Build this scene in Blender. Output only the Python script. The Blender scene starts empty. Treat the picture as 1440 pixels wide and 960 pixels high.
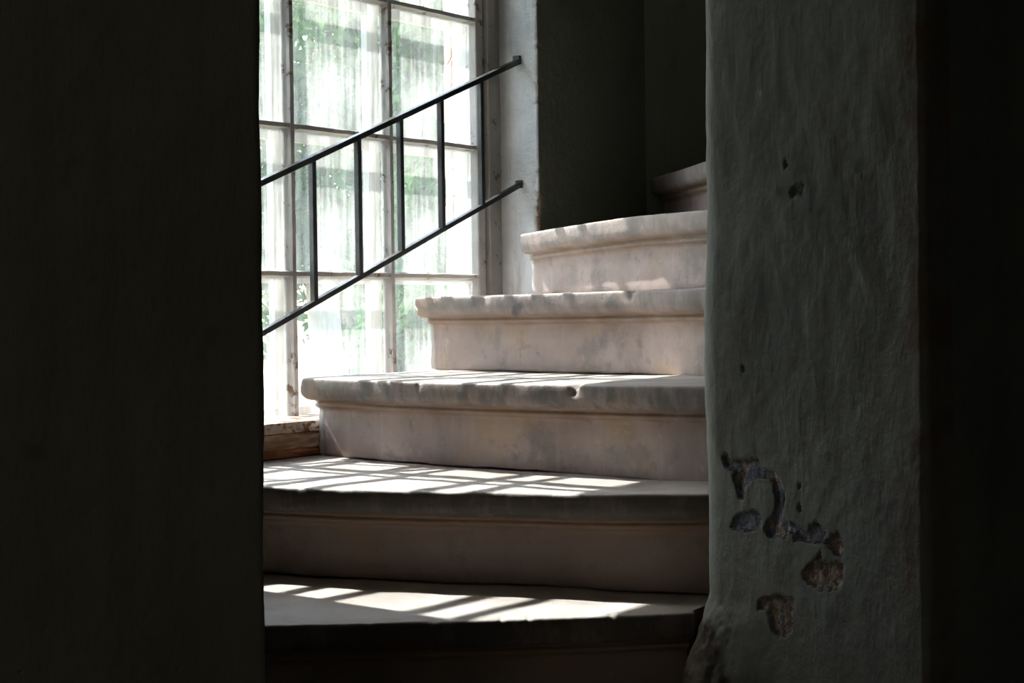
import bpy, bmesh, math, random
import numpy as np
from mathutils import Vector, Matrix

S = bpy.context.scene
EYE = 0.607            # height of the lens above the landing floor; all z below are given relative to the eye

# ------------------------------------------------------------------ camera, sky, sun, exposure
cam_d = bpy.data.cameras.new('camera')
cam = bpy.data.objects.new('camera', cam_d)
S.collection.objects.link(cam)
S.camera = cam
cam_d.sensor_width = 36.0
cam_d.lens = 2200.0 / 1440.0 * 36.0
cam_d.clip_start = 0.05
pitch, roll = math.atan(36 / 2200.0), 0.014
cam.matrix_world = Matrix.Translation((0, 0, EYE)) @ Matrix.Rotation(math.radians(90) - pitch, 4, 'X') @ Matrix.Rotation(-roll, 4, 'Z')

SUN_DIR = Vector((0.66, -0.55, -1.0)).normalized()
sun_d = bpy.data.lights.new('sun', 'SUN')
sun_d.energy = 12.0
sun_d.color = (1.0, 0.96, 0.92)
sun_d.angle = math.radians(0.55)
sun = bpy.data.objects.new('sun', sun_d)
S.collection.objects.link(sun)
sun.location = (-4, 8, 8)
sun.rotation_euler = SUN_DIR.to_track_quat('-Z', 'Y').to_euler()

world = bpy.data.worlds.new('world')
S.world = world
world.use_nodes = True
wn = world.node_tree
wn.nodes.clear()
sky = wn.nodes.new('ShaderNodeTexSky')
sky.sky_type = 'NISHITA'
sky.sun_disc = False
sky.sun_elevation = math.radians(48)
sky.sun_rotation = math.atan2(-0.66, 0.55)
sky.dust_density = 1.6
sky.air_density = 1.0
bg = wn.nodes.new('ShaderNodeBackground')
bg.inputs['Strength'].default_value = 0.78
wo = wn.nodes.new('ShaderNodeOutputWorld')
wn.links.new(sky.outputs[0], bg.inputs[0])
wn.links.new(bg.outputs[0], wo.inputs[0])

# unseen fill light, added high behind the camera to lift the dark walls
bk = bpy.data.lights.new('rear_fill_light', 'AREA')
bk.shape = 'RECTANGLE'
bk.size, bk.size_y = 1.2, 0.9
bk.energy = 2.4
bk.color = (1.0, 0.95, 0.82)
bko = bpy.data.objects.new('rear_fill_light', bk)
S.collection.objects.link(bko)
bko.location = (-0.9, -1.5, 1.75)
bko.rotation_euler = Vector((0.25, 1.0, -0.35)).to_track_quat('-Z', 'Z').to_euler()

vs = S.view_settings
vs.view_transform = 'Standard'
vs.look = 'None'
vs.gamma = 1.0
vs.use_curve_mapping = False
vs.exposure = 0.35

# ------------------------------------------------------------------ noise (vectorised lattice noise)
def _hash(ix, iy, iz, seed):
    seed = int(seed)
    h = (ix * 374761393 + iy * 668265263 + iz * 2147483647 + seed * 1274126177) & 0xffffffff
    h = ((h ^ (h >> 13)) * 1274126177) & 0xffffffff
    h = ((h ^ (h >> 16)) * 2146121519) & 0xffffffff
    return ((h ^ (h >> 15)) & 0xffff) / 65535.0

def vnoise(x, y, z, seed=0):
    x, y, z = np.broadcast_arrays(np.asarray(x, float), np.asarray(y, float), np.asarray(z, float))
    ix, iy, iz = np.floor(x).astype(np.int64), np.floor(y).astype(np.int64), np.floor(z).astype(np.int64)
    fx, fy, fz = x - ix, y - iy, z - iz
    fx, fy, fz = fx * fx * (3 - 2 * fx), fy * fy * (3 - 2 * fy), fz * fz * (3 - 2 * fz)
    r = 0
    for dx in (0, 1):
        for dy in (0, 1):
            for dz in (0, 1):
                w = (fx if dx else 1 - fx) * (fy if dy else 1 - fy) * (fz if dz else 1 - fz)
                r = r + w * _hash(ix + dx, iy + dy, iz + dz, seed)
    return r * 2 - 1

def fbm(x, y, z, seed=0, octv=4, gain=0.5):
    a, s, r = 1.0, 1.0, 0
    for k in range(octv):
        r = r + a * vnoise(np.asarray(x) * s, np.asarray(y) * s, np.asarray(z) * s, seed + k * 17)
        a *= gain
        s *= 2.03
    return r

def sstep(a, b, x):
    t = np.clip((x - a) / (b - a), 0, 1)
    return t * t * (3 - 2 * t)

# ------------------------------------------------------------------ mesh helpers
def link_mesh(name, verts, faces, mat=None, parent=None, smooth=False, attrs=None, mats=None, midx=None):
    me = bpy.data.meshes.new(name)
    me.from_pydata([tuple(v) for v in np.asarray(verts).tolist()] if not isinstance(verts, list) else verts, [], faces if isinstance(faces, list) else faces.tolist())
    if attrs:
        for k, v in attrs.items():
            a = me.attributes.new(k, 'FLOAT', 'POINT')
            a.data.foreach_set('value', np.asarray(v, dtype=np.float32))
    if smooth:
        me.polygons.foreach_set('use_smooth', [True] * len(me.polygons))
    if mats:
        for m in mats:
            me.materials.append(m)
        me.polygons.foreach_set('material_index', midx)
    elif mat:
        me.materials.append(mat)
    me.update()
    o = bpy.data.objects.new(name, me)
    S.collection.objects.link(o)
    if parent:
        o.parent = parent
    return o

def tag(o, label=None, cat=None, group=None, kind=None):
    if label: o['label'] = label
    if cat: o['category'] = cat
    if group: o['group'] = group
    if kind: o['kind'] = kind
    return o

def empty(name, loc=(0, 0, 0), rz=0.0):
    o = bpy.data.objects.new(name, None)
    o.location = loc
    o.rotation_euler = (0, 0, rz)
    o.empty_display_size = 0.1
    S.collection.objects.link(o)
    return o

def box_vf(x0, x1, y0, y1, z0, z1):
    v = [(x0, y0, z0), (x1, y0, z0), (x1, y1, z0), (x0, y1, z0), (x0, y0, z1), (x1, y0, z1), (x1, y1, z1), (x0, y1, z1)]
    f = [(0, 3, 2, 1), (4, 5, 6, 7), (0, 1, 5, 4), (1, 2, 6, 5), (2, 3, 7, 6), (3, 0, 4, 7)]
    return v, f

def boxes(name, lst, mat, parent=None, bevel=0.0):
    V, Fc = [], []
    for b in lst:
        v, f = box_vf(*b)
        o = len(V)
        V += v
        Fc += [tuple(i + o for i in q) for q in f]
    ob = link_mesh(name, V, Fc, mat, parent)
    if bevel:
        m = ob.modifiers.new('bevel', 'BEVEL')
        m.width = bevel
        m.segments = 2
    return ob

def resample(pts, ds):
    """pts: list of (x, y[, z]); returns points about ds apart, corners kept"""
    out = [np.array(pts[0], float)]
    for a, b in zip(pts[:-1], pts[1:]):
        a, b = np.array(a, float), np.array(b, float)
        n = max(1, int(math.ceil(np.linalg.norm((b - a)[:2]) / ds)))
        for k in range(1, n + 1):
            out.append(a + (b - a) * k / n)
    return np.array(out)

def round_corner(p0, p1, p2, r, n=8):
    """arc points replacing p1"""
    p0, p1, p2 = (np.array(p, float) for p in (p0, p1, p2))
    d0 = (p0 - p1) / np.linalg.norm(p0 - p1)
    d1 = (p2 - p1) / np.linalg.norm(p2 - p1)
    ang = math.acos(np.clip(d0 @ d1, -1, 1))
    t = r / math.tan(ang / 2)
    a, b = p1 + d0 * t, p1 + d1 * t
    c = p1 + (d0 + d1) / np.linalg.norm(d0 + d1) * (r / math.sin(ang / 2))
    out = []
    for k in range(n + 1):
        q = a + (b - a) * k / n - c
        out.append(tuple(c + q / np.linalg.norm(q) * r))
    return out

def wall_mass(name, loop, zs, mat, disp=None, parent=None, attrs_fn=None):
    """closed plan loop (array of points, counter-clockwise seen from above) extruded through the heights zs;
    disp(P(n,3), N(n,2)) -> outward offset; the result is one closed solid"""
    L = np.asarray(loop, float)
    n, m = len(L), len(zs)
    T = np.roll(L, -1, 0) - np.roll(L, 1, 0)
    T /= np.linalg.norm(T, axis=1)[:, None] + 1e-12
    N = np.stack([T[:, 1], -T[:, 0]], 1)
    P = np.zeros((m, n, 3))
    P[:, :, :2] = L[None]
    P[:, :, 2] = np.asarray(zs)[:, None]
    NN = np.broadcast_to(N[None], (m, n, 2)).reshape(-1, 2)
    P = P.reshape(-1, 3)
    attrs = attrs_fn(P) if attrs_fn else None
    if disp is not None:
        d = disp(P, NN, attrs) if attrs is not None else disp(P, NN)
        P[:, :2] += NN * d[:, None]
    i = np.arange(n)
    j = (i + 1) % n
    F = []
    for k in range(m - 1):
        F += np.stack([k * n + i, k * n + j, (k + 1) * n + j, (k + 1) * n + i], 1).tolist()
    F.append(list(range(n))[::-1])
    F.append([(m - 1) * n + q for q in range(n)])
    return link_mesh(name, P, F, mat, parent, smooth=True, attrs=attrs)

# ------------------------------------------------------------------ materials
class NT:
    def __init__(self, name):
        self.m = bpy.data.materials.new(name)
        self.m.use_nodes = True
        self.t = self.m.node_tree
        self.t.nodes.clear()
        self.out = self.t.nodes.new('ShaderNodeOutputMaterial')
        self.co = self.t.nodes.new('ShaderNodeTexCoord').outputs['Object']
    def node(self, typ, **kw):
        n = self.t.nodes.new(typ)
        for k, v in kw.items():
            setattr(n, k, v)
        return n
    def set(self, sock, v):
        if hasattr(v, 'is_output') or isinstance(v, bpy.types.NodeSocket):
            self.t.links.new(v, sock)
        elif isinstance(v, (tuple, list)) and len(v) == 3 and sock.type == 'RGBA':
            sock.default_value = (*v, 1)
        else:
            sock.default_value = v
    def mapping(self, scale, loc=(0, 0, 0)):
        n = self.node('ShaderNodeMapping')
        n.inputs['Scale'].default_value = scale
        n.inputs['Location'].default_value = loc
        self.t.links.new(self.co, n.inputs[0])
        return n.outputs[0]
    def noise(self, scale, detail=4, rough=0.6, vec=None, dist=0.0):
        n = self.node('ShaderNodeTexNoise')
        n.inputs['Scale'].default_value = scale
        n.inputs['Detail'].default_value = detail
        n.inputs['Roughness'].default_value = rough
        n.inputs['Distortion'].default_value = dist
        self.t.links.new(vec if vec is not None else self.co, n.inputs['Vector'])
        return n.outputs['Fac']
    def voronoi(self, scale, vec=None, feature='F1'):
        n = self.node('ShaderNodeTexVoronoi', feature=feature)
        n.inputs['Scale'].default_value = scale
        self.t.links.new(vec if vec is not None else self.co, n.inputs['Vector'])
        return n.outputs['Distance']
    def ramp(self, fac, lo, hi, a=0.0, b=1.0):
        n = self.node('ShaderNodeMapRange')
        n.interpolation_type = 'SMOOTHSTEP'
        self.set(n.inputs[0], fac)
        n.inputs[1].default_value = lo
        n.inputs[2].default_value = hi
        n.inputs[3].default_value = a
        n.inputs[4].default_value = b
        return n.outputs[0]
    def math(self, op, a, b=0.0, c=0.0):
        n = self.node('ShaderNodeMath', operation=op)
        self.set(n.inputs[0], a)
        self.set(n.inputs[1], b)
        self.set(n.inputs[2], c)
        return n.outputs[0]
    def mix(self, fac, a, b, mode='MIX'):
        n = self.node('ShaderNodeMix', data_type='RGBA', blend_type=mode)
        self.set(n.inputs[0], fac)
        self.set(n.inputs[6], a)
        self.set(n.inputs[7], b)
        return n.outputs[2]
    def attr(self, name):
        return self.node('ShaderNodeAttribute', attribute_name=name).outputs['Fac']
    def bsdf(self, color, rough=0.8, height=None, dist=0.002, strength=1.0, spec=0.3, metal=0.0):
        b = self.node('ShaderNodeBsdfPrincipled')
        self.set(b.inputs['Base Color'], color)
        self.set(b.inputs['Roughness'], rough)
        b.inputs['Specular IOR Level'].default_value = spec
        b.inputs['Metallic'].default_value = metal
        if height is not None:
            bp = self.node('ShaderNodeBump')
            bp.inputs['Distance'].default_value = dist
            bp.inputs['Strength'].default_value = strength
            self.t.links.new(height, bp.inputs['Height'])
            self.t.links.new(bp.outputs[0], b.inputs['Normal'])
        self.t.links.new(b.outputs[0], self.out.inputs[0])
        return b

def mat_plaster(name, c0, c1, dirt, brown=0.0, bump=0.0015, flake=False):
    t = NT(name)
    n1 = t.noise(3.0, 5, 0.6)
    streak = t.noise(1.0, 4, 0.6, t.mapping((22, 22, 1.2)))
    c = t.mix(t.ramp(n1, 0.35, 0.68), c0, c1)
    c = t.mix(t.ramp(streak, 0.45, 0.75, 0, 0.35), c, dirt)
    spots = t.noise(16, 3, 0.55)
    c = t.mix(t.ramp(spots, 0.66, 0.74, 0, 0.5), c, dirt)
    h = t.math('ADD', t.math('MULTIPLY', t.noise(45, 4, 0.6), 0.7), t.math('MULTIPLY', t.noise(190, 3, 0.6, t.mapping((1, 1, 0.35))), 0.35))
    pits = t.ramp(t.voronoi(26), 0.0, 0.10, -0.9, 0)
    h = t.math('ADD', h, t.math('MULTIPLY', pits, t.ramp(t.noise(9, 2), 0.58, 0.66)))
    if flake:
        f = t.attr('flake')
        w = t.attr('brick')
        inner = t.mix(t.ramp(t.noise(60, 4), 0.4, 0.6), (0.15, 0.16, 0.21), (0.27, 0.27, 0.32))
        warm = t.mix(t.ramp(t.noise(75, 4), 0.42, 0.6), (0.22, 0.15, 0.11), (0.42, 0.33, 0.26))
        sel = t.ramp(t.math('ADD', t.noise(38, 3), t.math('MULTIPLY', t.math('SUBTRACT', w, 0.5), 0.45)), 0.45, 0.55)
        c = t.mix(f, c, t.mix(sel, inner, warm))
        h = t.math('ADD', h, t.math('MULTIPLY', t.math('MULTIPLY', t.noise(1, 4, 0.7, t.mapping((120, 120, 70))), f), 3.0))
        foot = t.attr('foot')
        c = t.mix(t.math('MULTIPLY', foot, t.ramp(t.noise(26, 4), 0.3, 0.6, 0.8, 1.0)), c, (0.05, 0.036, 0.024))
        rust = t.attr('edge')
        c = t.mix(t.math('MULTIPLY', rust, t.ramp(t.noise(14, 4), 0.42, 0.62, 0.1, 0.7)), c, (0.15, 0.075, 0.045))
    t.bsdf(c, 0.82, h, bump * 1.5, 1.0, spec=0.25)
    return t.m

M = {}
M['plaster'] = mat_plaster('grey_green_plaster', (0.165, 0.17, 0.148), (0.225, 0.228, 0.200), (0.12, 0.115, 0.09), flake=True)
M['plaster_dark'] = mat_plaster('dull_green_plaster', (0.27, 0.265, 0.21), (0.34, 0.33, 0.27), (0.18, 0.17, 0.13))
M['hall'] = mat_plaster('hall_wall_plaster', (0.15, 0.155, 0.12), (0.19, 0.19, 0.15), (0.10, 0.10, 0.075))

def mat_reveal():
    t = NT('limewashed_reveal')
    e = t.attr('edge')
    n1 = t.noise(6, 5, 0.6)
    c = t.mix(t.ramp(n1, 0.35, 0.65), (0.60, 0.62, 0.65), (0.76, 0.78, 0.80))
    c = t.mix(t.ramp(t.noise(1, 4, 0.6, t.mapping((30, 30, 5))), 0.5, 0.75, 0, 0.5), c, (0.33, 0.34, 0.36))
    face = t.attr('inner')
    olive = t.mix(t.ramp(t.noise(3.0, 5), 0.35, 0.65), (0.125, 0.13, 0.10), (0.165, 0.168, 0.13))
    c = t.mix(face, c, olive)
    c = t.mix(t.math('MULTIPLY', e, t.ramp(t.noise(22, 4), 0.45, 0.55)), c, (0.24, 0.14, 0.09))
    h = t.math('ADD', t.noise(40, 4, 0.6), t.math('MULTIPLY', t.noise(160, 3), 0.3))
    t.bsdf(c, 0.85, h, 0.003, 1.0, spec=0.2)
    return t.m
M['reveal'] = mat_reveal()

def mat_stone():
    t = NT('worn_sandstone')
    big = t.noise(3.2, 5, 0.62)
    c = t.mix(t.ramp(big, 0.34, 0.66), (0.345, 0.262, 0.242), (0.47, 0.372, 0.350))
    c = t.mix(t.ramp(t.noise(9, 5, 0.65), 0.50, 0.66, 0, 0.62), c, (0.225, 0.195, 0.185))
    c = t.mix(t.ramp(t.noise(24, 5, 0.7), 0.56, 0.68, 0, 0.5), c, (0.20, 0.175, 0.17))
    c = t.mix(t.ramp(t.noise(30, 4, 0.7, t.mapping((1, 1, 1), (9, 1, 5))), 0.60, 0.72, 0, 0.4), c, (0.58, 0.50, 0.46))
    c = t.mix(t.ramp(t.noise(6.3, 3, 0.5, t.mapping((1, 1, 1), (4, 7, 2))), 0.54, 0.68, 0, 0.5), c, (0.46, 0.33, 0.20))
    c = t.mix(t.ramp(t.noise(1, 4, 0.6, t.mapping((60, 60, 7))), 0.5, 0.8, 0, 0.22), c, (0.60, 0.53, 0.50))
    front = t.attr('front')
    groove = t.attr('groove')
    c = t.mix(t.attr('brown_tint'), c, (0.13, 0.085, 0.058))  # even darker brown over the two lowest steps, except their treads
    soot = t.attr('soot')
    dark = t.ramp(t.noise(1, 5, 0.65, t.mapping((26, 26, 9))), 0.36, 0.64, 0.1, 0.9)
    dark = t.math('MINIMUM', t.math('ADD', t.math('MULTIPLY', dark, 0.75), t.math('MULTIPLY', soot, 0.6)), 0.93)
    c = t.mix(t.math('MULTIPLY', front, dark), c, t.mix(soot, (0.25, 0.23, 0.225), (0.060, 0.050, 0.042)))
    c = t.mix(t.math('MULTIPLY', groove, t.ramp(t.noise(11, 3), 0.35, 0.65, 0.5, 0.95)), c, (0.235, 0.145, 0.085))
    c = t.mix(t.attr('stain'), c, (0.07, 0.075, 0.10))
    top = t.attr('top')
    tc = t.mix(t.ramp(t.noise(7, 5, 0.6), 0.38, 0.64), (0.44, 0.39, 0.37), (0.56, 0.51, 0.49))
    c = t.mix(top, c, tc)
    end = t.attr('end')
    c = t.mix(end, c, (0.62, 0.62, 0.63))
    h = t.math('ADD', t.math('MULTIPLY', t.noise(34, 4, 0.6), 0.7), t.math('MULTIPLY', t.noise(240, 3, 0.6), 0.35))
    h = t.math('ADD', h, t.ramp(t.voronoi(42), 0.0, 0.12, -0.35, 0))
    t.bsdf(c, 0.62, h, 0.0022, 0.8, spec=0.35)
    return t.m
M['stone'] = mat_stone()

def mat_simple(name, a, b, scale=8, rough=0.6, bump=0.001, bs=60, metal=0.0, stretch=None, spec=0.3):
    t = NT(name)
    v = t.mapping(stretch) if stretch else None
    c = t.mix(t.ramp(t.noise(scale, 5, 0.6, v), 0.38, 0.64), a, b)
    t.bsdf(c, rough, t.noise(bs, 4, 0.6, v), bump, 1.0, spec=spec, metal=metal)
    return t.m

M['iron'] = mat_simple('dark_painted_iron', (0.012, 0.013, 0.017), (0.028, 0.028, 0.034), 30, 0.36, 0.0006, 90, spec=0.5)
def mat_frame(name, paint, paint2, wood, lo, hi):
    t = NT(name)
    c = t.mix(t.ramp(t.noise(7, 4), 0.35, 0.65), paint, paint2)
    peel = t.ramp(t.noise(24, 6, 0.7), lo, hi)
    c = t.mix(peel, c, wood)
    h = t.math('SUBTRACT', t.noise(80, 3), t.math('MULTIPLY', peel, 0.8))
    t.bsdf(c, 0.6, h, 0.0015, 1.0)
    return t.m
M['frame'] = mat_frame('worn_window_paint', (0.36, 0.34, 0.33), (0.50, 0.47, 0.45), (0.16, 0.10, 0.07), 0.58, 0.64)
M['casing'] = mat_frame('grey_casing_paint', (0.23, 0.215, 0.20), (0.30, 0.28, 0.26), (0.12, 0.08, 0.06), 0.60, 0.66)
M['sill'] = mat_frame('peeling_sill_paint', (0.50, 0.38, 0.31), (0.62, 0.49, 0.41), (0.22, 0.10, 0.05), 0.52, 0.58)
M['board'] = mat_simple('bare_weathered_wood', (0.30, 0.17, 0.10), (0.60, 0.44, 0.32), 1, 0.8, 0.004, 1.4, stretch=(9, 9, 60))
M['terracotta'] = mat_simple('orange_brick_strip', (0.30, 0.11, 0.05), (0.44, 0.19, 0.10), 20, 0.85, 0.003, 60)
M['white_sash'] = mat_simple('weathered_white_sash', (0.66, 0.64, 0.60), (0.78, 0.76, 0.73), 10, 0.6, 0.001, 60)
M['brick'] = mat_simple('pale_red_brick', (0.40, 0.17, 0.12), (0.54, 0.30, 0.23), 9, 0.85, 0.003, 60)
M['mortar'] = mat_simple('lime_mortar', (0.55, 0.50, 0.46), (0.66, 0.62, 0.58), 12, 0.9, 0.003, 60)
M['lump'] = mat_simple('brown_mortar_fill', (0.20, 0.15, 0.10), (0.30, 0.23, 0.17), 14, 0.9, 0.004, 50)
M['floor'] = mat_simple('dusty_stone_floor', (0.17, 0.145, 0.12), (0.24, 0.20, 0.17), 5, 0.85, 0.002, 40)
M['ceiling'] = mat_simple('old_ceiling_plaster', (0.24, 0.23, 0.20), (0.30, 0.29, 0.25), 4, 0.9, 0.002, 40)
M['ground'] = mat_simple('garden_soil', (0.10, 0.13, 0.05), (0.22, 0.21, 0.12), 2, 0.95, 0.01, 10)
M['bark'] = mat_simple('pale_mottled_bark', (0.42, 0.30, 0.26), (0.72, 0.60, 0.55), 3.5, 0.85, 0.01, 12, stretch=(1, 1, 0.5))
def mat_leaf(name, a, b):
    t = NT(name)
    c = t.mix(t.ramp(t.noise(1.6, 4), 0.38, 0.62), a, b)
    d = t.node('ShaderNodeBsdfDiffuse')
    r = t.node('ShaderNodeBsdfTranslucent')
    x = t.node('ShaderNodeMixShader')
    t.set(d.inputs[0], c)
    t.set(r.inputs[0], c)
    x.inputs[0].default_value = 0.4
    t.t.links.new(d.outputs[0], x.inputs[1])
    t.t.links.new(r.outputs[0], x.inputs[2])
    t.t.links.new(x.outputs[0], t.out.inputs[0])
    return t.m
M['leaf'] = mat_leaf('tree_leaves', (0.07, 0.16, 0.06), (0.20, 0.32, 0.14))
M['leaf2'] = mat_leaf('shrub_leaves', (0.05, 0.13, 0.06), (0.14, 0.27, 0.12))

def mat_glass(name, lo, hi):
    """thin dirty pane: clear glass mixed with a film of dust that scatters daylight"""
    t = NT(name)
    streak = t.noise(1, 6, 0.72, t.mapping((75, 8, 3.2)), 0.3)
    cloud = t.noise(5.5, 5, 0.65)
    f = t.math('ADD', t.math('MULTIPLY', t.ramp(streak, 0.38, 0.68), 0.55), t.math('MULTIPLY', t.ramp(cloud, 0.35, 0.7), 0.45))
    f = t.math('ADD', lo, t.math('MULTIPLY', f, hi - lo))
    tr = t.node('ShaderNodeBsdfTransparent')
    tr.inputs[0].default_value = (0.95, 0.97, 0.96, 1)
    tl = t.node('ShaderNodeBsdfTranslucent')
    tl.inputs[0].default_value = (0.80, 0.81, 0.80, 1)
    gl = t.node('ShaderNodeBsdfGlossy')
    gl.inputs[0].default_value = (1, 1, 1, 1)
    gl.inputs['Roughness'].default_value = 0.05
    x = t.node('ShaderNodeMixShader')
    y = t.node('ShaderNodeMixShader')
    t.t.links.new(f, x.inputs[0])
    t.t.links.new(tr.outputs[0], x.inputs[1])
    t.t.links.new(tl.outputs[0], x.inputs[2])
    y.inputs[0].default_value = 0.03
    t.t.links.new(x.outputs[0], y.inputs[1])
    t.t.links.new(gl.outputs[0], y.inputs[2])
    t.t.links.new(y.outputs[0], t.out.inputs[0])
    return t.m
M['pane'] = mat_glass('dirty_window_glass', 0.02, 0.20)
M['outer_pane'] = mat_glass('dusty_outer_glass', 0.004, 0.02)

# ------------------------------------------------------------------ plan of the place (world metres, z relative to the eye)
Z_FLOOR, Z_CEIL = -EYE, 1.75
J0, J1 = np.array((0.50, 1.897)), np.array((0.28, 2.25))     # near and far arris of the right door jamb
JU = (J1 - J0) / np.linalg.norm(J1 - J0)
ANG = math.radians(51.82)                                     # direction of the window wall
WU = np.array((math.cos(ANG), math.sin(ANG)))
WO = np.array((-math.sin(ANG), math.cos(ANG)))                # outwards
O = np.array((-0.5716, 3.3508))                               # glass plane origin
def W(x, y):
    return tuple(O + WU * x + WO * y)
XR, YI, YE = 0.858, -0.145, 0.40                              # right reveal, inner face, outer face
C1 = W(XR, YI)
C2 = (0.378, 4.335)                                           # inner corner of the upper hall

structs = []
def struct(o):
    o['kind'] = 'structure'
    structs.append(o)
    return o

# ---- right jamb + newel mass
FLAKES = [
 (0.38, [(0.382,-0.202),(0.374,-0.199),(0.363,-0.21),(0.347,-0.207),(0.329,-0.204),(0.307,-0.202),(0.304,-0.214),(0.294,-0.218),(0.279,-0.218),(0.269,-0.223),(0.26,-0.232),(0.255,-0.244),(0.254,-0.254),(0.256,-0.267),(0.263,-0.281),(0.254,-0.284),(0.239,-0.283),(0.223,-0.289),(0.218,-0.294),(0.209,-0.293),(0.206,-0.286),(0.196,-0.278),(0.188,-0.279),(0.184,-0.285),(0.173,-0.287),(0.175,-0.295),(0.184,-0.304),(0.197,-0.304),(0.215,-0.306),(0.229,-0.305),(0.235,-0.311),(0.239,-0.307),(0.232,-0.296),(0.244,-0.296),(0.253,-0.304),(0.272,-0.308),(0.289,-0.308),(0.298,-0.298),(0.292,-0.288),(0.28,-0.278),(0.274,-0.266),(0.272,-0.25),(0.279,-0.234),(0.286,-0.227),(0.299,-0.226),(0.316,-0.23),(0.328,-0.236),(0.338,-0.245),(0.34,-0.262),(0.348,-0.259),(0.353,-0.243),(0.36,-0.236),(0.359,-0.224),(0.38,-0.217)]),
 (0.05, [(0.368,-0.302),(0.358,-0.286),(0.345,-0.281),(0.315,-0.276),(0.305,-0.279),(0.303,-0.297),(0.319,-0.301),(0.332,-0.306),(0.344,-0.304),(0.362,-0.306)]),
 (0.85, [(0.165,-0.291),(0.151,-0.288),(0.146,-0.294),(0.142,-0.307),(0.143,-0.314),(0.15,-0.319),(0.159,-0.316),(0.163,-0.309),(0.175,-0.304),(0.179,-0.302),(0.166,-0.297)]),
 (0.95, [(0.183,-0.316),(0.181,-0.327),(0.17,-0.33),(0.159,-0.328),(0.152,-0.323),(0.143,-0.329),(0.145,-0.352),(0.153,-0.361),(0.182,-0.366),(0.198,-0.366),(0.212,-0.36),(0.221,-0.353),(0.219,-0.345),(0.206,-0.334),(0.192,-0.325)]),
 (0.7, [(0.31,-0.4),(0.299,-0.392),(0.282,-0.39),(0.277,-0.386),(0.265,-0.386),(0.251,-0.388),(0.24,-0.385),(0.238,-0.396),(0.243,-0.407),(0.245,-0.418),(0.243,-0.429),(0.254,-0.439),(0.274,-0.441),(0.283,-0.438),(0.287,-0.424),(0.286,-0.416),(0.299,-0.41),(0.309,-0.41)]),
 (0.2, [(0.236,0.16),(0.232,0.166),(0.221,0.171),(0.211,0.169),(0.21,0.157),(0.215,0.153),(0.221,0.161),(0.232,0.154)]),
 (0.1, [(0.250,0.203),(0.245,0.206),(0.241,0.196),(0.246,0.194)]),
 (0.1, [(0.227,-0.229),(0.221,-0.229),(0.222,-0.237),(0.226,-0.236)]),
 (0.1, [(0.229,-0.258),(0.222,-0.257),(0.223,-0.266),(0.228,-0.265)]),
 (0.1, [(0.336,-0.074),(0.330,-0.073),(0.329,-0.081),(0.334,-0.082)]),
]
def poly_sd(px, py, poly):
    """signed distance (negative inside)"""
    poly = np.array(poly)
    d = np.full(px.shape, 1e9)
    inside = np.zeros(px.shape, bool)
    for (ax, ay), (bx, by) in zip(poly, np.roll(poly, -1, 0)):
        ex, ey = bx - ax, by - ay
        t = np.clip(((px - ax) * ex + (py - ay) * ey) / (ex * ex + ey * ey), 0, 1)
        d = np.minimum(d, np.hypot(px - ax - t * ex, py - ay - t * ey))
        c = ((ay > py) != (by > py)) & (px < (bx - ax) * (py - ay) / (by - ay + 1e-15) + ax)
        inside ^= c
    return np.where(inside, -d, d)

near_r = (2.2, 1.897 + 1.7 * 0.53 / 0.85)
newel = [(0.335, 2.50), (0.40, 2.80), (0.46, 3.08), (0.53, 3.34), (0.66, 3.60), (0.95, 3.75), (2.2, 3.80)]
arc1 = round_corner(near_r, tuple(J0), tuple(J1), 0.012, 8)
arc2 = round_corner(tuple(J0), tuple(J1), newel[0], 0.07, 26)
loop = [near_r] + resample([near_r, (0.62, 1.972)], 0.08)[1:-1].tolist() + resample([(0.62, 1.972), arc1[0]], 0.006).tolist() + [list(a) for a in arc1[1:]]
loop += resample([arc1[-1], arc2[0]], 0.0024)[1:].tolist() + resample(arc2, 0.0025)[1:].tolist()
loop += resample([arc2[-1]] + newel, 0.03)[1:].tolist()
loop = np.array(loop)[::-1]      # counter-clockwise
zs = np.concatenate([np.arange(Z_FLOOR, 0.52, 0.0028), np.arange(0.52, Z_CEIL + 0.06, 0.08)])
def jamb_attrs(P):
    a = (P[:, :2] - J0) @ JU
    z = P[:, 2]
    onj = (np.abs((P[:, :2] - J0) @ np.array((JU[1], -JU[0]))) < 0.05) & (a > -0.005)
    fl = np.zeros(len(P))
    bw = np.zeros(len(P))
    wob = 0.0018 * fbm(a * 190, z * 190, 0, 5, 3)
    idx = np.where(onj & (z < 0.25) & (z > -0.47))[0]
    ai, zi, wi = a[idx], z[idx], wob[idx]
    for w, poly in FLAKES:
        sd = poly_sd(ai, zi, poly) + wi
        f = sstep(0.0009, -0.0007, sd)
        fl[idx] = np.maximum(fl[idx], f)
        bw[idx] = np.where(sd < 0.002, w, bw[idx])
    edge = np.exp(-((a - 0.012) / 0.028) ** 2) * (a > -0.03) * onj
    foot = sstep(-0.435, -0.452, z + 0.006 * fbm(a * 40, z * 40, 0, 71, 3)) * sstep(0.380 + 0.6 * (z + 0.44), 0.398 + 0.6 * (z + 0.44), a + 0.004 * fbm(a * 60, z * 60, 3, 73, 3)) * (P[:, 0] < 0.9)
    return {'flake': fl, 'brick': bw, 'edge': edge, 'foot': foot}
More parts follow.
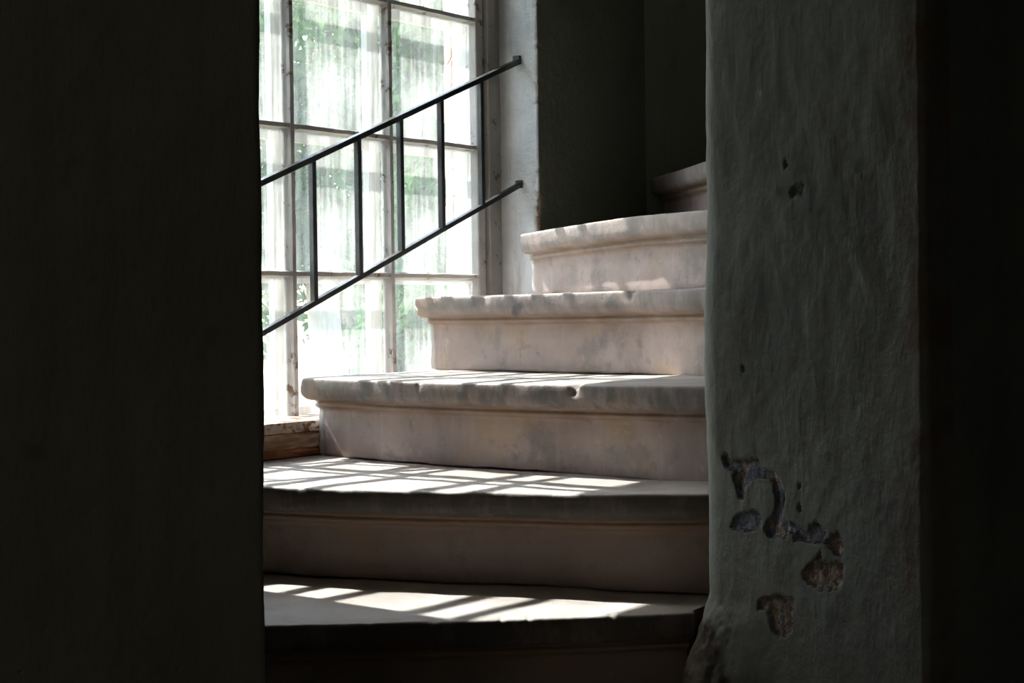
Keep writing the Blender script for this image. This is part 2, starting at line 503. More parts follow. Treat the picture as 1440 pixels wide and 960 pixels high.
def jamb_disp(P, N, at):
    x, y, z = P.T
    a = (P[:, :2] - J0) @ JU
    near = sstep(0.75, 0.55, x) * sstep(3.0, 2.6, y)
    d = 0.0045 * fbm(x * 4, y * 4, z * 4, 3, 2) + 0.0011 * fbm(x * 30, y * 30, z * 24, 9, 3)
    d -= at['flake'] * (0.0042 + 0.0016 * fbm(x * 130, y * 130, z * 130, 44, 2))
    # swelling and broken plaster towards the foot of the far arris
    ca = sstep(0.26, 0.40, a)
    d += ca * 0.007 * np.exp(-((z + 0.15) / 0.20) ** 2)
    d += ca * (0.010 * sstep(-0.40, -0.445, z) + 0.034 * sstep(-0.43, -0.56, z)) * (1.0 + 0.10 * fbm(x * 14, y * 14, z * 14, 8, 2))
    d += 0.0022 * sstep(-0.40, -0.43, z) * sstep(0.33, 0.37, a) * fbm(x * 70, y * 70, z * 70, 12, 2)
    return d * near
wr = struct(wall_mass('wall_right', loop, zs, M['plaster'], jamb_disp, attrs_fn=jamb_attrs))
tag(wr, 'thick grey-green plastered door jamb with flaked patches, right of the stairs')

# ---- left wall mass of the doorway
e0, e1 = np.array((-0.2275, 1.448)), np.array((-0.4475, 1.801))
dirw = np.array((0.85, 0.53)) / np.hypot(0.85, 0.53)
fl_, bl_ = tuple(e0 - dirw * 2.0), tuple(e1 - dirw * 1.76)
a1 = round_corner(fl_, tuple(e0), tuple(e1), 0.010, 6)
a2 = round_corner(tuple(e0), tuple(e1), bl_, 0.03, 6)
loop = resample([fl_, tuple(e0 - dirw * 0.5)], 0.05).tolist() + resample([tuple(e0 - dirw * 0.5), a1[0]], 0.006)[1:].tolist() + [list(q) for q in a1[1:]]
loop += resample([a1[-1], a2[0]], 0.02)[1:].tolist() + [list(q) for q in a2[1:]] + resample([a2[-1], bl_], 0.08)[1:].tolist()
zs = np.concatenate([np.arange(Z_FLOOR, 0.42, 0.006), np.arange(0.42, Z_CEIL + 0.06, 0.08)])
def left_disp(P, N):
    x, y, z = P.T
    d = 0.003 * fbm(x * 5, y * 5, z * 5, 13, 2) + 0.0007 * fbm(x * 45, y * 45, z * 40, 19, 3)
    e = np.exp(-(np.hypot(x - e0[0], y - e0[1]) / 0.05) ** 2)
    return d + e * (0.003 * np.exp(-((z + 0.03) / 0.12) ** 2) - 0.001 * sstep(-0.1, -0.13, z))
wl = struct(wall_mass('wall_left', np.array(loop), zs, M['plaster_dark'], left_disp))

# ---- window wall: one mass around the opening (left part, part under the sill, head, right part)
def vloop(pts):
    return np.array([W(*p) for p in pts])
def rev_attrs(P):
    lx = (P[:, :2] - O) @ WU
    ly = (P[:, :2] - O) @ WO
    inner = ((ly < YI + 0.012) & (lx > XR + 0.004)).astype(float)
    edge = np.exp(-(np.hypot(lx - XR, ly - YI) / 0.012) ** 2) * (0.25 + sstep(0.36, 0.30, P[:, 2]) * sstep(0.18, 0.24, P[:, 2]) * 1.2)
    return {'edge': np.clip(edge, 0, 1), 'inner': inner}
def rev_disp(P, N, at):
    x, y, z = P.T
    lx = (P[:, :2] - O) @ WU
    ly = (P[:, :2] - O) @ WO
    on = (ly < -0.01) & (lx < 1.3)
    d = 0.002 * fbm(x * 9, y * 9, z * 7, 23, 3) + 0.0006 * fbm(x * 60, y * 60, z * 60, 29, 2)
    e = np.exp(-(np.hypot(lx - XR, ly - YI) / 0.012) ** 2)
    chip = sstep(0.15, 0.7, fbm(x * 2, y * 2, z * 55, 37, 3)) * 0.006
    chip = chip + 0.008 * np.exp(-((z - 0.27) / 0.035) ** 2) * (0.8 + 0.6 * fbm(0, 0, z * 90, 61, 2))
    return (d - e * chip) * on
arc = round_corner((XR, 0.0), (XR, YI), (1.4, YI), 0.008, 6)
pts = resample([(XR, 0.13), (XR, 0.0)], 0.03).tolist() + resample([(XR, 0.0), arc[0]], 0.004)[1:].tolist() + [list(q) for q in arc[1:]]
pts += resample([arc[-1], (1.00, YI)], 0.006)[1:].tolist()
c2l = ((np.array(C2) - O) @ WU, (np.array(C2) - O) @ WO)
pts += resample([(1.00, YI), tuple(c2l)], 0.03)[1:].tolist() + [[2.0, YI], [2.0, YE], [1.185, YE], [0.915, 0.13]]
L_ = vloop(pts)
zs = np.concatenate([np.arange(Z_FLOOR, 0.0, 0.05), np.arange(0.0, 0.9, 0.004), np.arange(0.9, Z_CEIL + 0.06, 0.08)])
def area(l):
    return 0.5 * np.sum(l[:, 0] * np.roll(l[:, 1], -1) - np.roll(l[:, 0], -1) * l[:, 1])
if area(L_) < 0:
    L_ = L_[::-1]
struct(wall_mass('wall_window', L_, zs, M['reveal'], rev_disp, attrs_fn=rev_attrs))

def plan_block(name, pts, z0, z1, mat, local=True, parent=None):
    p = [W(*q) if local else q for q in pts]
    n = len(p)
    a = area(np.array(p))
    if a < 0:
        p = p[::-1]
    V = [(x, y, z0) for x, y in p] + [(x, y, z1) for x, y in p]
    F = [tuple(range(n))[::-1], tuple(range(n, 2 * n))] + [(i, (i + 1) % n, n + (i + 1) % n, n + i) for i in range(n)]
    return link_mesh(name, V, F, mat, parent)
XL = -0.555
struct(plan_block('wall_window', [(-2.35, YI), (XL - 0.04, YI), (XL - 0.04, 0.13), (XL, 0.13), (XL, YE), (-2.35, YE)], Z_FLOOR, Z_CEIL, M['hall']))
struct(plan_block('wall_window', [(XL - 0.04, YI), (XR, YI), (XR + 0.30, YE), (XL - 0.04, YE)], Z_FLOOR, -0.285, M['hall']))
struct(plan_block('wall_window', [(XL - 0.04, YI), (XR, YI), (XR, 0.13), (XL - 0.04, 0.13)], 1.13, Z_CEIL, M['hall']))
struct(plan_block('wall_window', [(XL, 0.13), (0.905, 0.13), (1.17, YE), (XL, YE)], 1.41, Z_CEIL, M['mortar']))

# ---- remaining shell
struct(plan_block('wall_back', [C2, (2.3, 4.50), (2.3, 4.75), (0.30, 4.58)], Z_FLOOR, Z_CEIL, M['hall'], False))
struct(plan_block('wall_far_right', [(2.2, -1.6), (2.45, -1.6), (2.45, 4.75), (2.2, 4.75)], Z_FLOOR, Z_CEIL, M['hall'], False))
struct(plan_block('wall_far_left', [(-2.15, -1.6), (-1.90, -1.6), (-1.90, 1.60), (-2.15, 1.60)], Z_FLOOR, Z_CEIL, M['plaster_dark'], False))
struct(plan_block('wall_behind', [(-2.15, -1.85), (2.45, -1.85), (2.45, -1.6), (-2.15, -1.6)], Z_FLOOR, Z_CEIL, M['plaster_dark'], False))
room = [(-2.15, -1.85), (2.45, -1.85), (2.45, 4.75), (0.2, 4.9), W(0.9, YE), W(-2.35, YE), (-2.15, 1.6)]
struct(plan_block('floor', room, Z_FLOOR - 0.12, Z_FLOOR, M['floor'], False))
struct(plan_block('ceiling', room, Z_CEIL, Z_CEIL + 0.15, M['ceiling'], False))

# ------------------------------------------------------------------ staircase
OV = 0.045
#            outward  dz      front groove top
SECT = [(-0.012, None, 0, 0.6, 0), (-0.012, 'j', 0, 0.9, 0), (0.000, 'j2', 0, 0.3, 0)]
PROF = [(0.000, -0.100, 0, 0.0, 0), (0.000, -0.072, 0, 0.35, 0), (0.0005, -0.0645, 0, 0.7, 0), (0.006, -0.0625, 0, 0.9, 0), (0.0105, -0.0595, 0, 0.8, 0),
        (0.0120, -0.0560, 0, 0.7, 0), (0.0105, -0.0525, 0, 0.9, 0), (0.0085, -0.0505, 0, 1.0, 0), (0.0100, -0.0480, 0.2, 1.0, 0),
        (0.0210, -0.0465, 0.5, 0.8, 0), (0.0310, -0.0440, 0.8, 0.4, 0), (0.0380, -0.0400, 1, 0.15, 0), (0.0425, -0.0340, 1, 0, 0),
        (0.0445, -0.0270, 1, 0, 0), (0.0450, -0.0200, 1, 0, 0), (0.0450, -0.0130, 1, 0, 0), (0.0448, -0.0070, 1, 0, 0),
        (0.0442, -0.0034, 0.9, 0, 0.1), (0.0428, -0.0011, 0.4, 0, 0.6), (0.0402, -0.0001, 0, 0, 1), (0.0340, 0.0, 0, 0, 1)]

def offset_line(pts, d):
    """shift a plan line away from the climber (inwards) by d"""
    p = np.array(pts, float)[:, :2]
    T = np.gradient(p, axis=0)
    T /= np.linalg.norm(T, axis=1)[:, None]
    n = np.stack([T[:, 1], -T[:, 0]], 1)      # outward (towards the climber) for a line running left -> right
    return [tuple(q) for q in p - n * d]

def make_step(seed, nose, back, zbot, ov=OV, chips=(), stains=(), end_white=0.0, wear=1.0, soot=0.3, brown_tint=0.0):
    nose = np.array(nose, float)
    P = resample([tuple(q) for q in nose], 0.004)
    for _ in range(30):
        P[1:-1] = (P[:-2] + P[1:-1] * 2 + P[2:]) / 4
    n = len(P)
    B = resample(back, 0.004)
    tb = np.concatenate([[0], np.cumsum(np.linalg.norm(np.diff(B, axis=0), axis=1))])
    tn = np.concatenate([[0], np.cumsum(np.linalg.norm(np.diff(P[:, :2], axis=0), axis=1))])
    BB = np.stack([np.interp(tn / tn[-1] * tb[-1], tb, B[:, k]) for k in (0, 1)], 1)
    T = np.gradient(P[:, :2], axis=0)
    T /= np.linalg.norm(T, axis=1)[:, None]
    N = np.stack([T[:, 1], -T[:, 0]], 1)
    s = tn
    ztop = P[:, 2]
    rows, fr, gr, tp = [], [], [], []
    def add(o, z, f, g, t):
        rows.append(np.concatenate([P[:, :2] + N * (o - ov)[:, None], z[:, None]], 1))
        fr.append(np.full(n, f)); gr.append(np.full(n, g)); tp.append(np.full(n, t))
    one = np.ones(n)
    jh = 0.0024 + 0.0014 * fbm(s * 22, seed, 0, seed, 3)
    add(one * -0.016, zbot * one, 0, 0.5, 0)
    add(one * -0.014, zbot + jh * 0.8, 0, 1, 0)
    rg = 0.0012 * fbm(s * 35, 5, 0, seed + 3, 3)
    add(-0.001 + rg, zbot + jh * 1.15, 0, 0.4, 0)
    for f in (0.1, 0.3, 0.6):
        z = zbot + (ztop - 0.10 - zbot) * f
        add(0.0010 * fbm(s * 9, z * 12, 2, seed + 5, 2) + (0.4 * rg if f == 0.1 else 0), z, 0, 0.08 if f == 0.1 else 0, 0)
    arris = 0.5 + 0.5 * fbm(s * 11, 0, 0, seed + 8, 4)
    small = np.clip(fbm(s * 120, 0, 0, seed + 9, 2) - 0.55, 0, 1)
    chipd = np.zeros(n)
    for cx, cw, cd in chips:
        chipd += cd * np.exp(-((P[:, 0] - cx) / cw) ** 2)
    for o, dz, f, g, t in PROF:
        up = sstep(-0.009, -0.001, dz)
        wr_ = up * (wear * 0.0012 * arris + small * 0.0014) + sstep(-0.026, -0.004, dz) * chipd
        wob = 0.0008 * fbm(s * 30, dz * 60, 1, seed + 11, 3) * (1 if o > 0.015 else 0.4)
        add(o * ov / OV - wr_ * 0.75 + wob, ztop + dz - wr_ * 0.8, f, g, t)
    front_top = rows[-1][:, :2]
    dist = np.linalg.norm(BB - front_top, axis=1)
    for k, w in enumerate((0.006, 0.014, 0.022, 0.03, 0.06, 0.1, 0.16, 0.24, 0.34, 0.46, 0.6, 0.74, 0.88, 1.0)):
        xy = front_top + (BB - front_top) * w
        hollow = 0.0015 * fbm(xy[:, 0] * 9, xy[:, 1] * 9, 0, seed + 21, 3)
        fall = np.clip(1 - w * dist / 0.014, 0, 1)
        lip = -(chipd * 0.8 + 0.0012 * arris * wear * 0.8 + small * 0.0012) * fall
        rows.append(np.concatenate([xy, (ztop + hollow * min(1, w * 5) + lip)[:, None]], 1))
        fr.append(np.zeros(n)); gr.append(np.zeros(n)); tp.append(np.ones(n))
    rows.append(np.concatenate([BB, (zbot * one)[:, None]], 1))
    fr.append(np.zeros(n)); gr.append(np.zeros(n)); tp.append(np.zeros(n))
    R = np.array(rows)                       # rows x n x 3
    m = len(rows)
    # ragged left end
    rag = 0.004 * fbm(R[:, 0, 2] * 60, 0, 0, seed + 31, 3)
    for k in range(4):
        R[:, k, :2] += (T[k] * rag[:, None]) * (1 - k / 4)
    idx = np.arange(m * n).reshape(m, n)
    F = np.stack([idx[:-1, :-1], idx[:-1, 1:], idx[1:, 1:], idx[1:, :-1]], -1).reshape(-1, 4).tolist()
    F += [[idx[-1, k], idx[-1, k + 1], idx[0, k + 1], idx[0, k]] for k in range(n - 1)]
    V = R.reshape(-1, 3)
    # end caps with their own vertices
    at_f, at_g, at_t = (np.concatenate(q) for q in (fr, gr, tp))
    base = len(V)
    V = np.concatenate([V, R[:, 0], R[:, -1]])
    F.append([base + k for k in range(m)])
    F.append([base + m + k for k in range(m)][::-1])
    z2 = np.zeros(2 * m)
    at_f, at_g, at_t = (np.concatenate([q, z2]) for q in (at_f, at_g, at_t))
    end = np.zeros(len(V))
    lx = np.broadcast_to(s[None], (m, n)).reshape(-1)
    end[:base] = end_white * sstep(0.013, 0.004, lx + 0.004 * fbm(V[:base, 2] * 60, lx * 60, 0, 77, 2)) * (at_f[:base] < 0.5) * (at_t[:base] < 0.5)
    end[base:base + m] = end_white
    st = np.zeros(len(V))
    for sx, sz, sw, sh, sk in stains:
        st = np.maximum(st, sk * sstep(1.3, 0.5, np.hypot((V[:, 0] - sx) / sw, (V[:, 2] - sz) / sh) + 0.35 * fbm(V[:, 0] * 90, V[:, 2] * 90, 0, 55, 2)) * (V[:, 2] < 9))
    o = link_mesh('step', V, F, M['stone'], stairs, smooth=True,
                  attrs={'front': at_f, 'groove': at_g, 'top': at_t, 'end': end, 'stain': st, 'soot': np.full(len(V), soot), 'brown_tint': np.full(len(V), brown_tint) * (at_t < 0.5)})
    return o

stairs = tag(empty('staircase', (0, 0, 0)), 'worn sandstone winding staircase with moulded nosings, turning right past the window', 'staircase')
N1 = [(-1.08, 2.36, -0.447), (-0.70, 2.30, -0.447), (-0.349, 2.278, -0.447), (-0.12, 2.291, -0.447), (0.111, 2.312, -0.447), (0.268, 2.338, -0.447)]
N2 = [(-0.745, 2.825, -0.287), (-0.58, 2.748, -0.287), (-0.413, 2.676, -0.287), (-0.32, 2.632, -0.287), (-0.161, 2.580, -0.287), (-0.02, 2.544, -0.287), (0.072, 2.507, -0.2862), (0.151, 2.470, -0.2842), (0.325, 2.404, -0.2770)]
N3 = [(-0.436, 3.235, -0.1223), (-0.24, 3.03, -0.1232), (-0.105, 2.92, -0.1236), (0.102, 2.748, -0.1224), (0.325, 2.520, -0.1170), (0.346, 2.500, -0.1166)]
N4 = [(-0.219, 3.585, 0.0458), (-0.064, 3.426, 0.0458), (0.088, 3.274, 0.0459), (0.227, 3.110, 0.0472), (0.336, 2.900, 0.0475), (0.403, 2.810, 0.0470)]
N5 = [(0.022, 3.745, 0.1945), (0.10, 3.62, 0.2015), (0.25, 3.35, 0.2085), (0.39, 3.09, 0.2047), (0.452, 2.975, 0.204)]
N6 = [(0.385, 4.32, 0.3735), (0.43, 4.00, 0.366), (0.478, 3.72, 0.366), (0.505, 3.50, 0.366), (0.525, 3.34, 0.366)]
wl_base = lambda k: W(k, YI - 0.004)
ws = lambda line, d: offset_line(line, d)
B1 = [(-1.10, 2.375), W(-0.75, YI - 0.004)] + ws(N2, OV + 0.04)[0:]
B2 = [(-0.735, 2.838), W(0.0, YI - 0.004)] + ws(N3, OV + 0.04)
B3 = [W(0.12, YI - 0.02), W(0.36, YI - 0.01)] + ws(N4, OV + 0.04)[1:]
B4 = [W(0.50, YI + 0.005), W(0.78, YI - 0.01)] + ws(N5, OV + 0.045)[1:]
B5 = [W(0.82, YI - 0.006), W(1.10, YI - 0.004), (0.378, 4.315)] + ws(N6, OV + 0.04)[1:]
B6 = [(0.45, 4.33), (1.9, 4.45), (1.9, 3.80), (0.66, 3.62)]
make_step(1, N1, B1, Z_FLOOR, chips=[(-0.12, 0.005, 0.003), (-0.02, 0.003, 0.003), (0.02, 0.003, 0.003), (0.145, 0.005, 0.004)], wear=1.6, soot=0.95, brown_tint=0.5)
make_step(2, N2, B2, -0.447, chips=[(-0.29, 0.012, 0.0015), (-0.11, 0.02, 0.002), (0.07, 0.02, 0.0015)], wear=1.1, soot=0.95, brown_tint=0.55)
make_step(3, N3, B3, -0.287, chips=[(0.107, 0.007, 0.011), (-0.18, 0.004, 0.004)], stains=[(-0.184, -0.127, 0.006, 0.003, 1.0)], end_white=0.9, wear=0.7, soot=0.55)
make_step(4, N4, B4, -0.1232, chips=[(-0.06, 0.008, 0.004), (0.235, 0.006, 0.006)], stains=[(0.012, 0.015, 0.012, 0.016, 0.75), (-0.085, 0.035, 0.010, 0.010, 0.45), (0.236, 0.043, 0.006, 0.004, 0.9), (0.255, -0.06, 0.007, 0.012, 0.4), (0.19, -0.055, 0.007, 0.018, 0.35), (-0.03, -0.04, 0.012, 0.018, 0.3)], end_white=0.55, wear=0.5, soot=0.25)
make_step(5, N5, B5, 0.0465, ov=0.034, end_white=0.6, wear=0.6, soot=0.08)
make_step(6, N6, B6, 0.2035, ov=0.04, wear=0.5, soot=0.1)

# ------------------------------------------------------------------ window
win = empty('window_1', (O[0], O[1], 0), ANG)
win['kind'] = 'structure'
structs.append(win)
win['label'] = 'tall multi-pane casement window with dirty glass, beside the staircase'
GX = [-0.511, -0.190, 0.129, 0.449, 0.770]
GZ = [-0.2185, 0.0995, 0.4235, 0.744, 1.065]

def bar_mesh(name, length, w, d, step=0.02, seed=0, putty=0.35):
    """glazing bar along +X: moulded section, slightly uneven paint"""
    sec = [(-w / 2, 0.004), (-w / 2, -0.004), (-w * putty, -d * 0.55), (-w * putty * 0.8, -d), (w * putty * 0.8, -d), (w * putty, -d * 0.55), (w / 2, -0.004), (w / 2, 0.004)]
    n = max(2, int(length / step))
    V, F = [], []
    k = len(sec)
    for i in range(n + 1):
        x = length * i / n
        for j, (a, b) in enumerate(sec):
            q = 0.0009 * float(vnoise(x * 40, j * 3.1, seed, 7)) if 0 < j < k - 1 else 0.0005 * float(vnoise(x * 60, j * 3.1, seed, 9))
            V.append((x, b, a + q))
    for i in range(n):
        for j in range(k):
            F.append((i * k + j, i * k + (j + 1) % k, (i + 1) * k + (j + 1) % k, (i + 1) * k + j))
    F.append(tuple(range(k))[::-1])
    F.append(tuple(n * k + j for j in range(k)))
    return link_mesh(name, V, F, M['frame'], win)

for q, z in enumerate(GZ[1:-1]):
    b = bar_mesh('muntin', GX[-1] - GX[0], 0.0165, 0.020, seed=q)
    b.location = (GX[0], 0, z)
for q, x in enumerate(GX[1:-1]):
    b = bar_mesh('muntin', GZ[-1] - GZ[0], 0.0200, 0.021, seed=q + 5)
    b.location = (x, -0.0005, GZ[0])
    b.rotation_euler = (0, -math.pi / 2, 0)
gx, gz = 0.32, 0.3205
pane = None
for i in range(4):
    for j in range(4):
        if pane is None:
            V, F = box_vf(-0.156, 0.156, -0.0012, 0.0012, -0.156, 0.156)
            pane = link_mesh('pane', V, F, M['pane'], win)
            p = pane
        else:
            p = pane.copy()
            S.collection.objects.link(p)
        p.location = ((GX[i] + GX[i + 1]) / 2, 0.0, (GZ[j] + GZ[j + 1]) / 2)
boxes('stile', [(0.770, 0.7995, -0.020, 0.018, -0.240, 1.10)], M['frame'], win, 0.004)
boxes('stile', [(GX[0] - 0.03, GX[0], -0.020, 0.018, -0.240, 1.10)], M['frame'], win, 0.004)
boxes('rail', [(GX[0], 0.770, -0.020, 0.018, 1.065, 1.10)], M['frame'], win, 0.003)
boxes('rail', [(GX[0], 0.770, -0.016, 0.018, -0.240, -0.2185)], M['frame'], win, 0.003)
boxes('casing', [(0.8005, 0.8315, -0.034, 0.02, -0.235, 1.13)], M['casing'], win, 0.003)
boxes('casing', [(0.8335, 0.8582, -0.026, 0.02, -0.235, 1.13)], M['casing'], win, 0.004)
boxes('casing', [(XL - 0.04, GX[0] - 0.031, -0.030, 0.02, -0.235, 1.13)], M['casing'], win, 0.003)
boxes('casing', [(GX[0] - 0.03, 0.8004, -0.026, 0.02, 1.101, 1.13)], M['casing'], win, 0.003)

def rough_board(name, x0, x1, y0, y1, z0, z1, mat, seed, amp):
    n = int((x1 - x0) / 0.006)
    sec = []
    for k in range(6):
        sec.append((y0, z0 + (z1 - z0) * k / 5))
    sec += [(y1, z1), (y1, z0)]
    V, F = [], []
    k = len(sec)
    for i in range(n + 1):
        x = x0 + (x1 - x0) * i / n
        for j, (y, z) in enumerate(sec):
            e = amp * float(fbm(x * 28, z * 300, j, seed, 3)) if j < 6 else 0
            V.append((x, y + e, z + (0.5 * e if 0 < j < 5 else 0.25 * e)))
    for i in range(n):
        for j in range(k):
            F.append((i * k + j, i * k + (j + 1) % k, (i + 1) * k + (j + 1) % k, (i + 1) * k + j))
    F.append(tuple(range(k))[::-1])
    F.append(tuple(n * k + j for j in range(k)))
    return link_mesh(name, V, F, mat, win)
f0 = YI - 0.022
rough_board('sill', XL - 0.03, XR - 0.002, f0, 0.02, -0.2350, -0.2135, M['sill'], 3, 0.0012)
rough_board('sill_board', XL - 0.03, XR - 0.002, f0 + 0.004, YI + 0.03, -0.2680, -0.2365, M['board'], 5, 0.0030)
rough_board('sill_footing', XL - 0.03, XR - 0.002, f0 + 0.001, YI + 0.03, -0.2845, -0.2690, M['terracotta'], 8, 0.0022)
boxes('sill_core', [(XL - 0.03, XR - 0.002, YI + 0.030, 0.13, -0.2848, -0.2352)], M['board'], win)

# outer sash
OX = [-0.138, 0.178, 0.492]
OZ = [0.0940, 0.4170, 0.7440]
boxes('outer_stile', [(0.842, 0.866, 0.068, 0.104, -0.235, 1.13)], M['white_sash'], win)
boxes('outer_stile', [(XL - 0.04, XL + 0.06, 0.068, 0.104, -0.235, 1.13)], M['white_sash'], win)
boxes('outer_rail', [(XL + 0.06, 0.842, 0.068, 0.104, -0.235, -0.20)], M['white_sash'], win)
boxes('outer_rail', [(XL + 0.06, 0.842, 0.068, 0.104, 1.06, 1.13)], M['white_sash'], win)
for x in OX:
    boxes('outer_muntin', [(x - 0.019, x + 0.019, 0.075, 0.095, -0.20, 1.06)], M['white_sash'], win)
for z in OZ:
    boxes('outer_muntin', [(XL + 0.06, 0.842, 0.0765, 0.0935, z - 0.013, z + 0.013)], M['white_sash'], win)
op = None
xs_ = [XL + 0.06] + OX + [0.842]
zs_ = [-0.20] + OZ + [1.06]
for i in range(4):
    for j in range(4):
        if op is None:
            V, F = box_vf(-0.5, 0.5, -0.001, 0.001, -0.5, 0.5)
            op = link_mesh('outer_pane', V, F, M['outer_pane'], win)
            p = op
        else:
            p = op.copy()
            S.collection.objects.link(p)
        p.location = ((xs_[i] + xs_[i + 1]) / 2, 0.085, (zs_[j] + zs_[j + 1]) / 2)
        p.scale = (xs_[i + 1] - xs_[i] - 0.002, 1, zs_[j + 1] - zs_[j] - 0.002)

# brick jamb outside, each brick its own part
BJ = W(0.868, 0.134)
jamb = empty('brick_jamb', (BJ[0], BJ[1], 0), ANG - math.radians(44.5))
jamb['kind'] = 'structure'
jamb['label'] = 'pale red brick outer jamb seen through the right-hand panes'
boxes('mortar_bed', [(0.006, 0.034, 0.0, 0.378, -0.285, 1.41)], M['mortar'], jamb)
rng = random.Random(4)
bm_ = []
for k in range(3):
    V, F = box_vf(-0.0225, 0.0225, -0.0575, 0.0575, -0.0325, 0.0325)
    V = [(x + rng.uniform(-.002, .002), y + rng.uniform(-.003, .003), z + rng.uniform(-.003, .003)) for x, y, z in V]
    me = bpy.data.meshes.new('brick')
    me.from_pydata(V, [], F)
    me.materials.append(M['brick'])
    bm_.append(me)
for r in range(21):
    for c in range(3):
        b = bpy.data.objects.new('brick', bm_[(r + c * 2) % 3])
        b.parent = jamb
        b.location = (0.0265 + rng.uniform(-.002, .002), 0.060 + c * 0.123 + (0.012 if r % 2 else 0.0), -0.245 + r * 0.0755)
        S.collection.objects.link(b)

# light portal in the opening (guides sky sampling only)
pd = bpy.data.lights.new('sky_portal', 'AREA')
pd.shape = 'RECTANGLE'
pd.size, pd.size_y = 1.50, 1.70
pd.cycles.is_portal = True
po = bpy.data.objects.new('sky_portal', pd)
S.collection.objects.link(po)
pc = W(0.16, 0.45)
po.location = (pc[0], pc[1], 0.5)
po.rotation_euler = Vector((-WO[0], -WO[1], 0)).to_track_quat('-Z', 'Z').to_euler()

# ------------------------------------------------------------------ railing
RY = -0.085
rl0, rl1 = np.array(W(XR - 0.001, RY)), np.array(W(XR - 0.001 - 1.36, RY))
# heights follow the pitch of the flight
def rail_z(x, top):
    # x = distance along the window wall
    return (0.6406 + (x - 0.8522) * 0.4041) if top else (0.3289 + (x - 0.8508) * 0.4057)
railing = tag(empty('iron_railing', (O[0], O[1], 0), ANG), 'dark iron handrail with upright square bars sloping across the window', 'railing')
def bar_between(name, a, b, w, h, mat, parent, bev=0.0015):
    a, b = Vector(a), Vector(b)
    d = (b - a)
    L = d.length
    V, F = box_vf(0, L, -w / 2, w / 2, -h / 2, h / 2)
    o = link_mesh(name, V, F, mat, parent)
    o.location = a
    o.rotation_euler = (0, -math.atan2(d.z, math.hypot(d.x, d.y)), math.atan2(d.y, d.x))
    m = o.modifiers.new('bevel', 'BEVEL')
    m.width = bev
    m.segments = 2
    return o
xe = XR - 1.40
bar_between('handrail', (xe, RY, rail_z(xe, True)), (XR - 0.001, RY, rail_z(XR, True)), 0.020, 0.0125, M['iron'], railing)
bar_between('bottom_rail', (xe, RY, rail_z(xe, False)), (XR - 0.001, RY, rail_z(XR, False)), 0.016, 0.0115, M['iron'], railing)
boxes('wall_cap', [(XR - 0.010, XR - 0.0006, RY - 0.011, RY + 0.011, rail_z(XR, True) - 0.008, rail_z(XR, True) + 0.014)], M['iron'], railing, 0.002)
boxes('wall_cap', [(XR - 0.007, XR - 0.0006, RY - 0.010, RY + 0.010, rail_z(XR, False) - 0.009, rail_z(XR, False) + 0.011)], M['iron'], railing, 0.002)
BX = [0.1247, 0.2673, 0.4084, 0.5535, 0.704]
for x in BX + [-0.045, -0.188, -0.331]:
    bar_between('baluster', (x, RY, rail_z(x, False)), (x, RY, rail_z(x, True)), 0.015, 0.0115, M['iron'], railing)
boxes('newel_post', [(xe - 0.02, xe + 0.005, RY - 0.012, RY + 0.012, -0.2135, rail_z(xe, True) + 0.01)], M['iron'], railing, 0.002)

# ------------------------------------------------------------------ garden
gz0 = -1.4
g = plan_block('ground', [(-30, 4.9), (-3, 4.0), W(-2.5, 0.6), W(2.5, 0.6), (30, 6), (30, 40), (-30, 40)], gz0 - 0.2, gz0, M['ground'], False)
struct(g)
def leaves(name, n, blobs, size, mat, parent, seed):
    r = np.random.RandomState(seed)
    V, F = [], []
    for k in range(n):
        cx, cy, cz, rx, ry, rz = blobs[r.randint(len(blobs))]
        d = r.normal(size=3)
        d /= np.linalg.norm(d)
        rad = r.uniform(0.45, 1.0)
        c = np.array((cx, cy, cz)) + d * rad * np.array((rx, ry, rz))
        u = r.normal(size=3); u /= np.linalg.norm(u)
        v = np.cross(u, r.normal(size=3)); v /= np.linalg.norm(v)
        s = size * r.uniform(0.6, 1.3)
        b = len(V)
        V += [tuple(c - u * s), tuple(c + v * s * 0.45), tuple(c + u * s), tuple(c - v * s * 0.45)]
        F.append((b, b + 1, b + 2, b + 3))
    o = link_mesh(name, V, F, mat, parent)
    o['kind'] = 'stuff'
    return o
def trunk(name, pts, mat, parent):
    """pts: (x, y, z, r)"""
    V, F = [], []
    k = 14
    for i, (x, y, z, r) in enumerate(pts):
        for j in range(k):
            a = 2 * math.pi * j / k
            q = r * (1 + 0.12 * float(vnoise(math.cos(a) * 2, math.sin(a) * 2, z * 3, 3)))
            V.append((x + q * math.cos(a), y + q * math.sin(a), z))
    for i in range(len(pts) - 1):
        for j in range(k):
            F.append((i * k + j, i * k + (j + 1) % k, (i + 1) * k + (j + 1) % k, (i + 1) * k + j))
    F.append(tuple(range(k))[::-1])
    F.append(tuple((len(pts) - 1) * k + j for j in range(k)))
    return link_mesh(name, V, F, mat, parent, smooth=True)
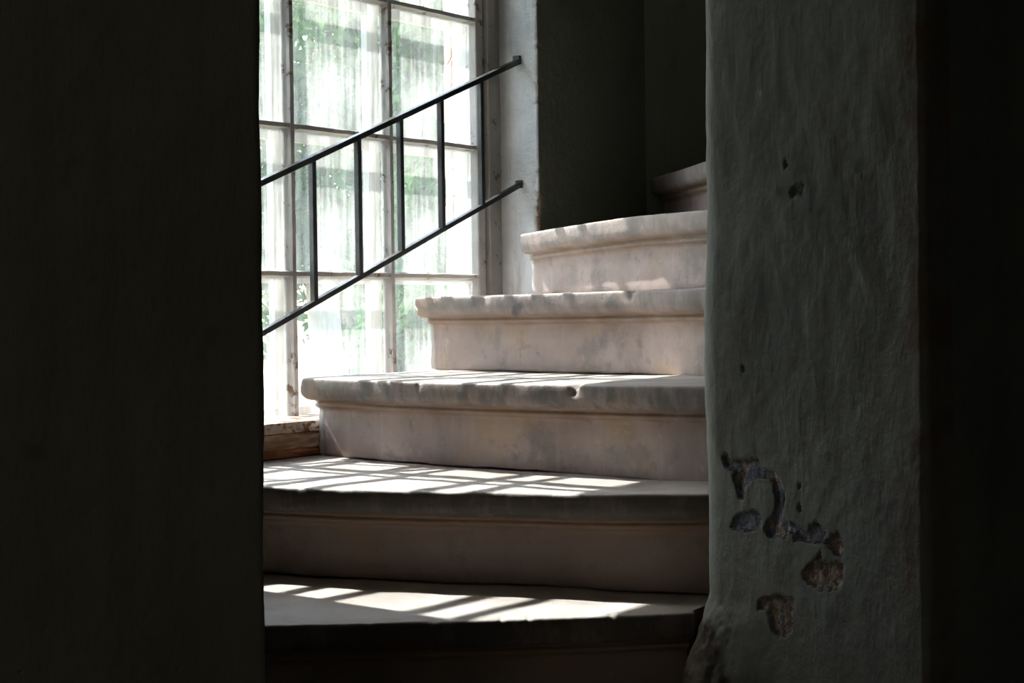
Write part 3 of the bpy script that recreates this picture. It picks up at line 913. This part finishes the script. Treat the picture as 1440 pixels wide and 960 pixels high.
def tree(loc, h, r, blobs, n, size, mat, label, seed, name='tree', cat='tree', bark='bark'):
    t = tag(empty(name, (loc[0], loc[1], gz0)), label, cat)
    trunk('trunk', [(0, 0, 0, r * 1.35), (0.02, 0, h * 0.08, r * 1.05), (0.04, 0.02, h * 0.35, r * 0.9), (-0.02, 0.03, h * 0.6, r * 0.75), (0.05, 0, h * 0.85, r * 0.5), (0.08, 0, h, r * 0.2)], M[bark], t)
    leaves('crown', n, blobs, size, M[mat], t, seed)
    return t
tree((-1.17, 9.5), 3.6, 0.115, [(-0.3, 0, 2.0, 0.45, 0.6, 0.45), (0.25, 0.2, 2.3, 0.5, 0.6, 0.6), (0.0, 0, 3.1, 0.7, 0.7, 0.6), (-0.6, 0.2, 2.9, 0.5, 0.5, 0.6), (0.5, 0, 3.2, 0.4, 0.5, 0.5)], 12000, 0.05, 'leaf',
     'leafy green tree with pale mottled trunk, seen through the middle window panes', 3)
tree((-0.45, 8.2), 3.9, 0.05, [(0, 0, 1.9, 0.20, 0.4, 0.4), (-0.03, 0.1, 2.5, 0.22, 0.4, 0.5), (0, 0, 3.1, 0.26, 0.4, 0.5)], 9000, 0.045, 'leaf',
     'narrow green tree nearest the brick jamb, seen through the right-hand panes', 5)
tree((-0.42, 6.4), 1.3, 0.03, [(0, 0, 1.25, 0.24, 0.3, 0.36), (0.06, 0.1, 0.8, 0.3, 0.3, 0.35)], 6500, 0.032, 'leaf2',
     'dense dark green shrub low outside the window, beside the upper steps', 7, name='shrub', cat='shrub')
tree((-1.5, 15.0), 5.6, 0.2, [(-1.3, 0, 2.0, 1.2, 0.8, 1.1), (0.6, 0, 1.6, 1.2, 0.9, 1.0), (0.9, 0.3, 3.2, 1.2, 0.9, 1.0), (-0.8, 0, 3.6, 1.2, 0.9, 1.1), (0.2, 0, 4.8, 1.3, 0.9, 0.9)], 7000, 0.085, 'leaf',
     'large pale green tree at the back of the garden behind the others', 11)

# ------------------------------------------------------------------ everything up to floor level at z = 0
for o in S.objects:
    if o.parent is None and o.type in ('MESH', 'EMPTY') or o.name == 'sky_portal':
        o.location.z += EYE
